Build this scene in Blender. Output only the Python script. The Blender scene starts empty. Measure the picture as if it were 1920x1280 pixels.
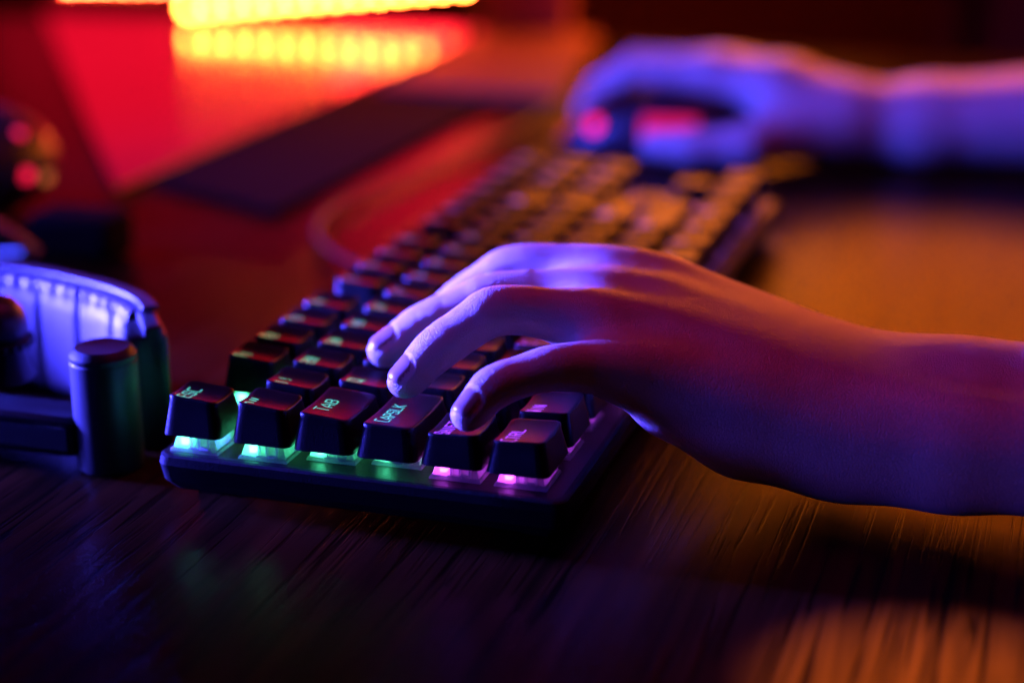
import bpy, bmesh, math, random
import numpy as np
from mathutils import Vector, Matrix
random.seed(7)
S = 0.001                                   # everything below is written in millimetres
sc = bpy.context.scene
COL = sc.collection

# ------------------------------------------------------------------ camera
cam = bpy.data.cameras.new('camera'); camo = bpy.data.objects.new('camera', cam); COL.objects.link(camo)
camo.location = Vector((-436.68, -232.26, 192.47)) * S
camo.rotation_euler = (math.radians(71.659), math.radians(0.2013), math.radians(-72.4984))
cam.lens = 62.817; cam.sensor_width = 36; cam.sensor_fit = 'HORIZONTAL'
cam.clip_start = 0.01; cam.clip_end = 50
cam.dof.use_dof = True
cam.dof.focus_distance = 0.502
cam.dof.aperture_fstop = 3.7
sc.camera = camo

# ------------------------------------------------------------------ world and lamps
w = bpy.data.worlds.new('World'); sc.world = w; w.use_nodes = True
w.node_tree.nodes['Background'].inputs[0].default_value = (0.10, 0.03, 0.16, 1)
w.node_tree.nodes['Background'].inputs[1].default_value = 0.004
sc.view_settings.view_transform = 'Standard'; sc.view_settings.look = 'None'
sc.view_settings.gamma = 1; sc.view_settings.exposure = 0; sc.view_settings.use_curve_mapping = False
try:
    sc.cycles.use_denoising = True; sc.cycles.denoiser = 'OPENIMAGEDENOISE'
except Exception: pass
sc.cycles.sample_clamp_indirect = 4
sc.cycles.max_bounces = 8

def area(name, loc, target, size, power, color, size_y=None, spread=180):
    l = bpy.data.lights.new(name, 'AREA'); o = bpy.data.objects.new(name, l); COL.objects.link(o)
    l.shape = 'RECTANGLE'; l.size = size * S; l.size_y = (size_y or size) * S
    l.energy = power; l.color = color; l.spread = math.radians(spread)
    o.location = Vector(loc) * S
    d = (Vector(target) - Vector(loc)).normalized()
    o.rotation_euler = d.to_track_quat('-Z', 'Y').to_euler()
    return o
def spot(name, loc, target, power, color, ang, blend=0.5, rad=10):
    l = bpy.data.lights.new(name, 'SPOT'); o = bpy.data.objects.new(name, l); COL.objects.link(o)
    l.energy = power; l.color = color; l.spot_size = math.radians(ang); l.spot_blend = blend; l.shadow_soft_size = rad * S
    o.location = Vector(loc) * S
    d = (Vector(target) - Vector(loc)).normalized()
    o.rotation_euler = d.to_track_quat('-Z', 'Y').to_euler()
    return o
# blue key from the monitor side (left of the picture)
area('blue_key', (14, 520, 82), (55, -60, 20), 60, 4.0, (0.055, 0.05, 1.0), 104, 27)
area('blue_side', (-230, 420, 110), (10, -62, 25), 150, 0.055, (0.05, 0.04, 1.0), 120, 20)
# blue for the far hand
area('blue_far', (200, 420, 190), (490, -120, 10), 240, 2.1, (0.035, 0.05, 1.0), 160, 70)
# red wash from the wall lit by the strip
area('red_wall', (1130, 610, 118), (420, 260, 80), 350, 0.42, (1.0, 0.004, 0.03), 195)
area('red_wall_right', (1130, 335, 100), (400, 90, -16), 190, 1.0, (1.0, 0.003, 0.025), 150)
# soft reddish room light from above
area('red_room', (190, -120, 660), (60, -160, 10), 260, 0.72, (1.0, 0.035, 0.34), 260)
area('red_rim', (600, -100, 480), (60, -160, 10), 200, 0.12, (1.0, 0.05, 0.14), 200)
# warm lamps far behind, then an added spot overhead
area('warm_lamp', (1000, -190, 250), (200, -180, -16), 300, 1.8, (1.0, 0.15, 0.004), 180)
area('warm_lamp_far', (1000, 70, 165), (330, -40, 0), 260, 1.4, (1.0, 0.19, 0.008), 110)
spot('warm_pool_spot', (-110, -330, 420), (-60, -220, -16), 115.0, (1.0, 0.38, 0.008), 13.5, 1.0, 3)  # added spot above the near desk, throws the warm pool at bottom right

# ------------------------------------------------------------------ helpers
def tag(o, label=None, cat=None, group=None, kind=None):
    if label: o['label'] = label
    if cat: o['category'] = cat
    if group: o['group'] = group
    if kind: o['kind'] = kind
    return o
def empty(name, loc, label, cat, group=None):
    o = bpy.data.objects.new(name, None); COL.objects.link(o); o.location = Vector(loc) * S
    o.empty_display_size = 0.02
    return tag(o, label, cat, group)
def link(name, me, parent=None, mat=None, smooth=True, loc=(0, 0, 0)):
    o = bpy.data.objects.new(name, me); COL.objects.link(o)
    if mat and not me.materials: me.materials.append(mat)
    if smooth: me.shade_smooth()
    o.parent = parent
    o.location = Vector(loc) * S
    return o
def mesh(name, V, F, smooth_angle=None):
    me = bpy.data.meshes.new(name)
    me.from_pydata([tuple(c * S for c in v) for v in V], [], [tuple(f) for f in F]); me.update()
    return me
def sharp(me, deg=35):
    me.shade_smooth()
    bm = bmesh.new(); bm.from_mesh(me)
    for e in bm.edges:
        if len(e.link_faces) == 2 and e.calc_face_angle(0) > math.radians(deg): e.smooth = False
    bm.to_mesh(me); bm.free()
class MB:
    def __init__(s): s.V = []; s.F = []
    def add(s, V, F):
        n = len(s.V); s.V += [tuple(v) for v in V]; s.F += [[i + n for i in f] for f in F]
    def box(s, x0, x1, y0, y1, z0, z1):
        s.add([(x0,y0,z0),(x1,y0,z0),(x1,y1,z0),(x0,y1,z0),(x0,y0,z1),(x1,y0,z1),(x1,y1,z1),(x0,y1,z1)],
              [(0,3,2,1),(4,5,6,7),(0,1,5,4),(1,2,6,5),(2,3,7,6),(3,0,4,7)])
    def frustum(s, c, a, b, z0, z1):
        cx, cy = c
        V = [(cx+sx*a[0], cy+sy*a[1], z0) for sx, sy in ((-1,-1),(1,-1),(1,1),(-1,1))] + [(cx+sx*b[0], cy+sy*b[1], z1) for sx, sy in ((-1,-1),(1,-1),(1,1),(-1,1))]
        s.add(V, [(0,3,2,1),(4,5,6,7),(0,1,5,4),(1,2,6,5),(2,3,7,6),(3,0,4,7)])
    def lathe(s, prof, n=48, c=(0, 0, 0), M=None):
        V = []; F = []
        for r, z in prof:
            for k in range(n):
                a = 2*math.pi*k/n; v = Vector((r*math.cos(a), r*math.sin(a), z))
                if M: v = M @ v
                V.append((v.x+c[0], v.y+c[1], v.z+c[2]))
        for i in range(len(prof)-1):
            for k in range(n):
                F.append((i*n+k, i*n+(k+1)%n, (i+1)*n+(k+1)%n, (i+1)*n+k))
        s.add(V, F)
        s.F.append([len(s.V)-n+k for k in range(n)]); s.F.append([len(s.V)-n*len(prof)+n-1-k for k in range(n)])
    def build(s, name, mat, parent=None, loc=(0,0,0), bevel=0, seg=2, deg=35):
        me = mesh(name, s.V, s.F)
        if bevel: deg = 20          # keep big flat faces truly flat
        bm = bmesh.new(); bm.from_mesh(me); bmesh.ops.recalc_face_normals(bm, faces=bm.faces)
        if bevel:
            es = [e for e in bm.edges if len(e.link_faces) == 2 and e.calc_face_angle(0) > math.radians(30)]
            bmesh.ops.bevel(bm, geom=es, offset=bevel*S, segments=seg, profile=0.5, affect='EDGES')
        bm.to_mesh(me); bm.free()
        sharp(me, deg)
        return link(name, me, parent, mat, False, loc)
def tube(name, pts, r, mat, parent=None, n=12, caps=True):
    pts = [Vector(p) for p in pts]
    # catmull-rom resample
    out = []
    for i in range(len(pts)-1):
        p0 = pts[max(i-1,0)]; p1 = pts[i]; p2 = pts[i+1]; p3 = pts[min(i+2,len(pts)-1)]
        for k in range(8):
            t = k/8
            out.append(0.5*((2*p1)+(p2-p0)*t+(2*p0-5*p1+4*p2-p3)*t*t+(3*p1-p0-3*p2+p3)*t**3))
    out.append(pts[-1])
    m = MB(); V = []; F = []
    for i, p in enumerate(out):
        d = (out[min(i+1,len(out)-1)]-out[max(i-1,0)]).normalized()
        a = d.cross(Vector((0,0,1)));
        if a.length < 1e-3: a = Vector((1,0,0))
        a.normalize(); b = a.cross(d)
        for k in range(n):
            t = 2*math.pi*k/n; V.append(p + a*math.cos(t)*r + b*math.sin(t)*r)
    for i in range(len(out)-1):
        for k in range(n): F.append((i*n+k, i*n+(k+1)%n, (i+1)*n+(k+1)%n, (i+1)*n+k))
    F.append(list(range(n))[::-1]); F.append([(len(out)-1)*n+k for k in range(n)])
    m.add(V, F)
    return m.build(name, mat, parent, deg=60)

# ------------------------------------------------------------------ materials
def N(nt, typ, **kw):
    n = nt.nodes.new(typ)
    for k, v in kw.items():
        if k in n.inputs.keys(): n.inputs[k].default_value = v
        else: setattr(n, k, v)
    return n
def base_mat(name, color, rough=0.5, spec=0.5, bump=0.0, bscale=600, var=0.0, vscale=30, coat=0.0, metal=0.0):
    m = bpy.data.materials.new(name); m.use_nodes = True; nt = m.node_tree; L = nt.links
    b = nt.nodes['Principled BSDF']
    b.inputs['Base Color'].default_value = (*color, 1); b.inputs['Roughness'].default_value = rough
    b.inputs['Specular IOR Level'].default_value = spec; b.inputs['Coat Weight'].default_value = coat
    b.inputs['Metallic'].default_value = metal
    tc = N(nt, 'ShaderNodeTexCoord')
    if bump:
        no = N(nt, 'ShaderNodeTexNoise', Scale=bscale, Detail=4.0); L.new(tc.outputs['Object'], no.inputs['Vector'])
        bp = N(nt, 'ShaderNodeBump', Strength=bump, Distance=0.0004); L.new(no.outputs['Fac'], bp.inputs['Height']); L.new(bp.outputs[0], b.inputs['Normal'])
    if var:
        no = N(nt, 'ShaderNodeTexNoise', Scale=vscale, Detail=6.0); L.new(tc.outputs['Object'], no.inputs['Vector'])
        mr = N(nt, 'ShaderNodeMapRange'); mr.inputs[3].default_value = max(0.02, rough-var); mr.inputs[4].default_value = rough+var
        L.new(no.outputs['Fac'], mr.inputs[0]); L.new(mr.outputs[0], b.inputs['Roughness'])
    return m
def emit_mat(name, color, strength):
    m = bpy.data.materials.new(name); m.use_nodes = True
    b = m.node_tree.nodes['Principled BSDF']; b.inputs['Base Color'].default_value = (*[c*0.5 for c in color], 1)
    b.inputs['Emission Color'].default_value = (*color, 1); b.inputs['Emission Strength'].default_value = strength
    return m
def wood_mat():
    m = bpy.data.materials.new('dark_wood'); m.use_nodes = True; nt = m.node_tree; L = nt.links
    b = nt.nodes['Principled BSDF']
    tc = N(nt, 'ShaderNodeTexCoord')
    mp = N(nt, 'ShaderNodeMapping'); mp.inputs['Scale'].default_value = (5, 110, 1); L.new(tc.outputs['Object'], mp.inputs[0])
    mp.inputs['Rotation'].default_value = (0, 0, math.radians(3))
    n1 = N(nt, 'ShaderNodeTexNoise', Scale=1.0, Detail=6.0, Roughness=0.6, Distortion=0.6); L.new(mp.outputs[0], n1.inputs['Vector'])
    mp2 = N(nt, 'ShaderNodeMapping'); mp2.inputs['Scale'].default_value = (13, 420, 1); L.new(tc.outputs['Object'], mp2.inputs[0])
    n2 = N(nt, 'ShaderNodeTexNoise', Scale=1.0, Detail=3.0, Distortion=0.8); L.new(mp2.outputs[0], n2.inputs['Vector'])
    cr = N(nt, 'ShaderNodeValToRGB'); L.new(n1.outputs['Fac'], cr.inputs[0])
    cr.color_ramp.elements[0].position = 0.3; cr.color_ramp.elements[0].color = (0.004, 0.0016, 0.0006, 1)
    cr.color_ramp.elements[1].position = 0.7; cr.color_ramp.elements[1].color = (0.036, 0.013, 0.0035, 1)
    # pores: sharp dark slits
    pr = N(nt, 'ShaderNodeMapRange'); pr.inputs[1].default_value = 0.36; pr.inputs[2].default_value = 0.46; L.new(n2.outputs['Fac'], pr.inputs[0])
    mx = N(nt, 'ShaderNodeMix', data_type='RGBA', blend_type='MULTIPLY'); mx.inputs[0].default_value = 0.8
    L.new(cr.outputs[0], mx.inputs[6]); L.new(pr.outputs[0], mx.inputs[7]); L.new(mx.outputs[2], b.inputs['Base Color'])
    ad = N(nt, 'ShaderNodeMath', operation='MULTIPLY_ADD'); L.new(n1.outputs['Fac'], ad.inputs[0]); ad.inputs[1].default_value = 1.3; L.new(pr.outputs[0], ad.inputs[2])
    bp = N(nt, 'ShaderNodeBump', Strength=0.22, Distance=0.0006); L.new(ad.outputs[0], bp.inputs['Height']); L.new(bp.outputs[0], b.inputs['Normal'])
    rr = N(nt, 'ShaderNodeMapRange'); rr.inputs[3].default_value = 0.28; rr.inputs[4].default_value = 0.42; L.new(n1.outputs['Fac'], rr.inputs[0]); L.new(rr.outputs[0], b.inputs['Roughness'])
    b.inputs['Specular IOR Level'].default_value = 0.02
    b.inputs['Coat Weight'].default_value = 0.13; b.inputs['Coat Roughness'].default_value = 0.27; L.new(bp.outputs[0], b.inputs['Coat Normal'])
    return m
def skin_mat():
    m = bpy.data.materials.new('skin'); m.use_nodes = True; nt = m.node_tree; L = nt.links
    b = nt.nodes['Principled BSDF']
    tc = N(nt, 'ShaderNodeTexCoord')
    n1 = N(nt, 'ShaderNodeTexNoise', Scale=35.0, Detail=4.0); L.new(tc.outputs['Object'], n1.inputs['Vector'])
    cr = N(nt, 'ShaderNodeValToRGB'); L.new(n1.outputs['Fac'], cr.inputs[0])
    cr.color_ramp.elements[0].position = 0.3; cr.color_ramp.elements[0].color = (0.54, 0.36, 0.30, 1)
    cr.color_ramp.elements[1].position = 0.75; cr.color_ramp.elements[1].color = (0.68, 0.50, 0.44, 1)
    L.new(cr.outputs[0], b.inputs['Base Color'])
    b.inputs['Roughness'].default_value = 0.46; b.inputs['Specular IOR Level'].default_value = 0.4
    b.inputs['Subsurface Weight'].default_value = 0.35; b.inputs['Subsurface Scale'].default_value = 0.0035
    b.inputs['Subsurface Radius'].default_value = (1.0, 0.35, 0.18)
    # fine skin net
    v1 = N(nt, 'ShaderNodeTexVoronoi', Scale=1100.0, feature='DISTANCE_TO_EDGE'); L.new(tc.outputs['Object'], v1.inputs['Vector'])
    mr = N(nt, 'ShaderNodeMapRange'); mr.inputs[2].default_value = 0.12; L.new(v1.outputs['Distance'], mr.inputs[0])
    n2 = N(nt, 'ShaderNodeTexNoise', Scale=420.0, Detail=3.0); L.new(tc.outputs['Object'], n2.inputs['Vector'])
    a1 = N(nt, 'ShaderNodeMath', operation='MULTIPLY_ADD'); L.new(n2.outputs['Fac'], a1.inputs[0]); a1.inputs[1].default_value = 1.2; L.new(mr.outputs[0], a1.inputs[2])
    # knuckle wrinkles across each finger joint (mask and distance are stored on the mesh)
    at = N(nt, 'ShaderNodeAttribute', attribute_name='crease'); al = N(nt, 'ShaderNodeAttribute', attribute_name='along')
    n3 = N(nt, 'ShaderNodeTexNoise', Scale=170.0, Detail=3.0); L.new(tc.outputs['Object'], n3.inputs['Vector'])
    s1 = N(nt, 'ShaderNodeMath', operation='MULTIPLY_ADD'); L.new(n3.outputs['Fac'], s1.inputs[0]); s1.inputs[1].default_value = 14.0
    s0 = N(nt, 'ShaderNodeMath', operation='MULTIPLY'); L.new(al.outputs['Fac'], s0.inputs[0]); s0.inputs[1].default_value = 3.6
    L.new(s0.outputs[0], s1.inputs[2])
    sn = N(nt, 'ShaderNodeMath', operation='SINE'); L.new(s1.outputs[0], sn.inputs[0])
    sa = N(nt, 'ShaderNodeMath', operation='ABSOLUTE'); L.new(sn.outputs[0], sa.inputs[0])
    sp = N(nt, 'ShaderNodeMath', operation='POWER'); L.new(sa.outputs[0], sp.inputs[0]); sp.inputs[1].default_value = 0.45
    sm = N(nt, 'ShaderNodeMath', operation='MULTIPLY'); L.new(sp.outputs[0], sm.inputs[0]); L.new(at.outputs['Fac'], sm.inputs[1])
    sx = N(nt, 'ShaderNodeMath', operation='MULTIPLY_ADD'); L.new(sm.outputs[0], sx.inputs[0]); sx.inputs[1].default_value = 1.5; L.new(a1.outputs[0], sx.inputs[2])
    bp = N(nt, 'ShaderNodeBump', Strength=0.85, Distance=0.00013); L.new(sx.outputs[0], bp.inputs['Height']); L.new(bp.outputs[0], b.inputs['Normal'])
    return m
def nail_mat():
    m = base_mat('nail', (0.36, 0.19, 0.18), 0.33, 0.5)
    b = m.node_tree.nodes['Principled BSDF']; b.inputs['Subsurface Weight'].default_value = 0.2; b.inputs['Subsurface Scale'].default_value = 0.002
    return m
def housing_mat(name):
    m = bpy.data.materials.new(name); m.use_nodes = True; nt = m.node_tree; L = nt.links
    out = nt.nodes['Material Output']; nt.nodes.remove(nt.nodes['Principled BSDF'])
    tr = N(nt, 'ShaderNodeBsdfTranslucent'); tr.inputs[0].default_value = (0.85, 0.85, 0.85, 1)
    tp = N(nt, 'ShaderNodeBsdfTransparent'); tp.inputs[0].default_value = (0.9, 0.9, 0.9, 1)
    df = N(nt, 'ShaderNodeBsdfDiffuse'); df.inputs[0].default_value = (0.7, 0.7, 0.7, 1)
    gl = N(nt, 'ShaderNodeBsdfGlossy'); gl.inputs['Roughness'].default_value = 0.15
    tc = N(nt, 'ShaderNodeTexCoord'); no = N(nt, 'ShaderNodeTexNoise', Scale=500.0, Detail=2.0); L.new(tc.outputs['Object'], no.inputs['Vector'])
    mr = N(nt, 'ShaderNodeMapRange'); mr.inputs[3].default_value = 0.1; mr.inputs[4].default_value = 0.75; L.new(no.outputs['Fac'], mr.inputs[0])
    m1 = N(nt, 'ShaderNodeMixShader'); L.new(mr.outputs[0], m1.inputs[0]); L.new(tr.outputs[0], m1.inputs[1]); L.new(tp.outputs[0], m1.inputs[2])
    m2 = N(nt, 'ShaderNodeMixShader'); m2.inputs[0].default_value = 0.25; L.new(m1.outputs[0], m2.inputs[1]); L.new(df.outputs[0], m2.inputs[2])
    m3 = N(nt, 'ShaderNodeMixShader'); m3.inputs[0].default_value = 0.08; L.new(m2.outputs[0], m3.inputs[1]); L.new(gl.outputs[0], m3.inputs[2])
    L.new(m3.outputs[0], out.inputs[0])
    return m
M = dict(
    wood=wood_mat(), skin=skin_mat(), nail=nail_mat(),
    cap=base_mat('keycap_black', (0.006, 0.005, 0.006), 0.36, 0.2, 0.25, 2600, 0.08, 60),
    plate=base_mat('plate_black', (0.009, 0.009, 0.010), 0.42, 0.35, 0.3, 1500, 0.06, 80),
    caseb=base_mat('case_matte', (0.006, 0.006, 0.007), 0.6, 0.12, 0.3, 1500),
    case=base_mat('case_black', (0.012, 0.012, 0.013), 0.5, 0.5, 0.3, 1500),
    black=base_mat('black_plastic', (0.014, 0.014, 0.016), 0.45, 0.5, 0.2, 900, 0.1, 40),
    matte=base_mat('matte_black', (0.012, 0.004, 0.004), 0.85, 0.05, 0.3, 900),
    pad=base_mat('ear_pad_leather', (0.075, 0.06, 0.085), 0.5, 0.5, 0.5, 300),
    knob=base_mat('grey_plastic', (0.008, 0.008, 0.010), 0.45, 0.35, 0.2, 1200),
    cable=base_mat('cable_rubber', (0.03, 0.028, 0.03), 0.45, 0.5, 0.2, 900),
    glassy=base_mat('glossy_plate', (0.07, 0.014, 0.012), 0.17, 0.8, 0.0, 60, 0.04, 12),
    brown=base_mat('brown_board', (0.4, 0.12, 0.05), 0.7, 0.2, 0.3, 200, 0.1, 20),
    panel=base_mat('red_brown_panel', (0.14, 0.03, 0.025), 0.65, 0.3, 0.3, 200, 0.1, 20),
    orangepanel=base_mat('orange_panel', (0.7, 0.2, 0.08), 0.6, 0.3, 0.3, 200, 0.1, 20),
    box=base_mat('pinkish_card', (0.3, 0.10, 0.10), 0.6, 0.3, 0.3, 200),
    metal=base_mat('worn_metal', (0.5, 0.42, 0.38), 0.35, 0.5, 0.1, 500, metal=1.0),
    mouse=base_mat('mouse_shell', (0.04, 0.012, 0.014), 0.35, 0.5, 0.2, 1500),
    housing=housing_mat('clear_switch_housing'),
)

# ------------------------------------------------------------------ desk and room
DZ = -16.0
desk = MB(); desk.box(-700, 868, -900, 900, DZ-32, DZ)
tag(desk.build('desk', M['wood'], bevel=1.5), 'dark reddish brown wooden desk with grain and scratches under the keyboard', 'desk')
wall = MB(); wall.box(1330, 1345, -900, 1300, -500, 900)
tag(wall.build('wall', M['panel']), kind='structure')
floor = MB(); floor.box(-1500, 1600, -1500, 1500, -780, -770)
tag(floor.build('floor', M['matte']), kind='structure')

# ------------------------------------------------------------------ keyboard
G = 1.134
def rowy(v): return 0.0 if v == 0 else -(v - 1 + G) * 19.05
ROWZ = {0: (17.1, 16.0), 1: (17.1, 16.0), 2: (16.0, 15.0), 3: (14.9, 14.7), 4: (14.2, 14.9), 5: (14.2, 14.9)}
def top_fn(v, hw):
    zb, zf = ROWZ[v]
    def f(x, y):
        z = zf + (zb - zf) * (y + 6.1) / 12.4
        return z - 0.75 * (1 - min(1, (x / hw) ** 2))
    return f
def rrect(hx, hy, r, cy=0, n=5):
    P = []
    for sx, sy, a0 in ((1, 1, 0), (-1, 1, 90), (-1, -1, 180), (1, -1, 270)):
        for k in range(n):
            a = math.radians(a0 + 90 * k / (n - 1))
            P.append((sx * (hx - r) + r * math.cos(a), cy + sy * (hy - r) + r * math.sin(a)))
    # add points on the straight sides for a smooth dish
    out = []
    for i, p in enumerate(P):
        q = P[(i + 1) % len(P)]; out.append(p)
        if math.hypot(q[0]-p[0], q[1]-p[1]) > 3:
            for k in range(1, 6): out.append((p[0]+(q[0]-p[0])*k/6, p[1]+(q[1]-p[1])*k/6))
    return out
cap_cache = {}
def cap_mesh(wu, v):
    key = (wu, v)
    if key in cap_cache: return cap_cache[key]
    hx = wu * 19.05 / 2 - 0.5; hy = 9.05; tx = hx - 2.2; ty = 7.3
    f = top_fn(v, tx + 0.3); V = []; F = []
    rings = []
    def ring(hx_, hy_, r, zfun, cy=0):
        P = rrect(hx_, hy_, r, cy); n0 = len(V)
        for x, y in P: V.append((x, y, zfun(x, y)))
        rings.append((n0, len(P)))
    ring(hx - 2.2, hy - 2.2, 0.8, lambda x, y: 8.5)
    ring(hx - 1.0, hy - 1.0, 0.8, lambda x, y: 5.45)
    ring(hx, hy, 2.2, lambda x, y: 5.4)
    for t in (0.08, 0.35, 0.65, 0.9):
        s = t
        def zf(x, y, t=t): return 5.4 + (f(x * tx / hx, y) - 0.45 - 5.4) * t
        ring(hx + (tx - hx) * s, hy + (ty - hy) * s, 2.2 - 0.4 * s, zf, 0.15 * s)
    ring(tx + 0.12, ty + 0.12, 1.75, lambda x, y: f(x, y) - 0.42, 0.15)
    ring(tx - 0.02, ty - 0.02, 1.7, lambda x, y: f(x, y) - 0.16, 0.15)
    ring(tx - 0.22, ty - 0.22, 1.6, lambda x, y: f(x, y) - 0.02, 0.15)
    for q in (0.9, 0.75, 0.55, 0.3, 0.08):
        ring((tx - .22) * q, (ty - .22) * q, 1.5 * q, lambda x, y: f(x, y), 0.15)
    nmin = min(n for _, n in rings)
    if any(n != nmin for _, n in rings):        # resample rings to equal counts
        V2 = []; R2 = []
        for n0, n in rings:
            P = [Vector(V[n0 + k]) for k in range(n)]
            c = P; m = len(V2)
            if n == 44: pass
            L = [0]
            for k in range(n): L.append(L[-1] + (P[(k+1) % n] - P[k]).length)
            for k in range(60):
                t = L[-1] * k / 60; j = max(i for i in range(n) if L[i] <= t + 1e-9); d = L[j+1]-L[j]
                V2.append(tuple(P[j].lerp(P[(j+1) % n], (t-L[j])/d if d else 0)))
            R2.append((m, 60))
        V = V2; rings = R2
    for (a, n), (b, _) in zip(rings, rings[1:]):
        for k in range(n): F.append((a+k, a+(k+1) % n, b+(k+1) % n, b+k))
    F.append([rings[-1][0]+k for k in range(rings[-1][1])])
    F.append([rings[0][0]+k for k in range(rings[0][1])][::-1])
    me = mesh('keycap', V, F); me.materials.append(M['cap']); sharp(me, 50)
    cap_cache[key] = me
    return me
# switch meshes shared by all keys
def switch_meshes():
    m = MB(); m.frustum((0, 0), (7.7, 7.7), (7.3, 7.3), 0.02, 1.0)
    m.frustum((0, 0), (6.7, 6.9), (5.2, 5.4), 1.02, 6.2)
    for sy in (-4.2, -1.2, 1.2): m.box(-7.0, -5.6, sy-0.35, sy+0.35, 1.0, 5.0)      # moulded ribs on the side
    for sx in (-1, 1): m.box(sx*7.25-0.35, sx*7.25+0.35, -2.1, 2.1, 1.0, 1.6)
    m.lathe([(1.5, 0), (1.5, 0.7), (1.0, 0.8)], 20, (-6.2, -3.0, 1.02))
    me = mesh('switch', m.V, m.F)
    bm = bmesh.new(); bm.from_mesh(me); bmesh.ops.recalc_face_normals(bm, faces=bm.faces)
    bmesh.ops.bevel(bm, geom=[e for e in bm.edges if len(e.link_faces) == 2 and e.calc_face_angle(0) > 1.0], offset=0.18*S, segments=1, affect='EDGES')
    bm.to_mesh(me); bm.free(); me.materials.append(M['housing']); sharp(me, 30)
    s = MB(); s.box(-2, 2, -0.6, 0.6, 6.25, 9.5); s.box(-0.6, 0.6, -2, -0.62, 6.25, 9.5); s.box(-0.6, 0.6, 0.62, 2, 6.25, 9.5)
    sm = mesh('stem', s.V, s.F); sm.materials.append(M['housing'])
    l = MB(); l.box(-4.8, -0.4, 3.4, 5.2, 1.2, 3.6)
    lm = mesh('led', l.V, l.F)
    return me, sm, lm
SW, STEM, LED = switch_meshes()
def keycolor(v, x):
    if v >= 4:
        return (0.62, 0.06, 1.0) if x < 150 else (0.5, 0.1, 1.0)
    if x < 60: return (0.08, 1.0, 0.48)
    if x < 110: return (0.03, 0.75, 0.75)
    if x < 200: return (0.10, 0.22, 1.0)
    return (0.40, 0.12, 1.0)
led_mats = {}
def led_mat(v, x):
    c = keycolor(v, x); k = c
    if k not in led_mats:
        leg = tuple(min(1, a) for a in c)
        led_mats[k] = (emit_mat('led_light', c, 32.0), emit_mat('legend_light', tuple(0.75*a + 0.05 for a in leg), 0.85 if c[1] > 0.5 else 1.0))
    return led_mats[k]
led_mesh_cache = {}
def led_mesh(v, x):
    c = keycolor(v, x)
    if c not in led_mesh_cache:
        me = LED.copy(); me.materials.append(led_mat(v, x)[0]); led_mesh_cache[c] = me
    return led_mesh_cache[c]
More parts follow.
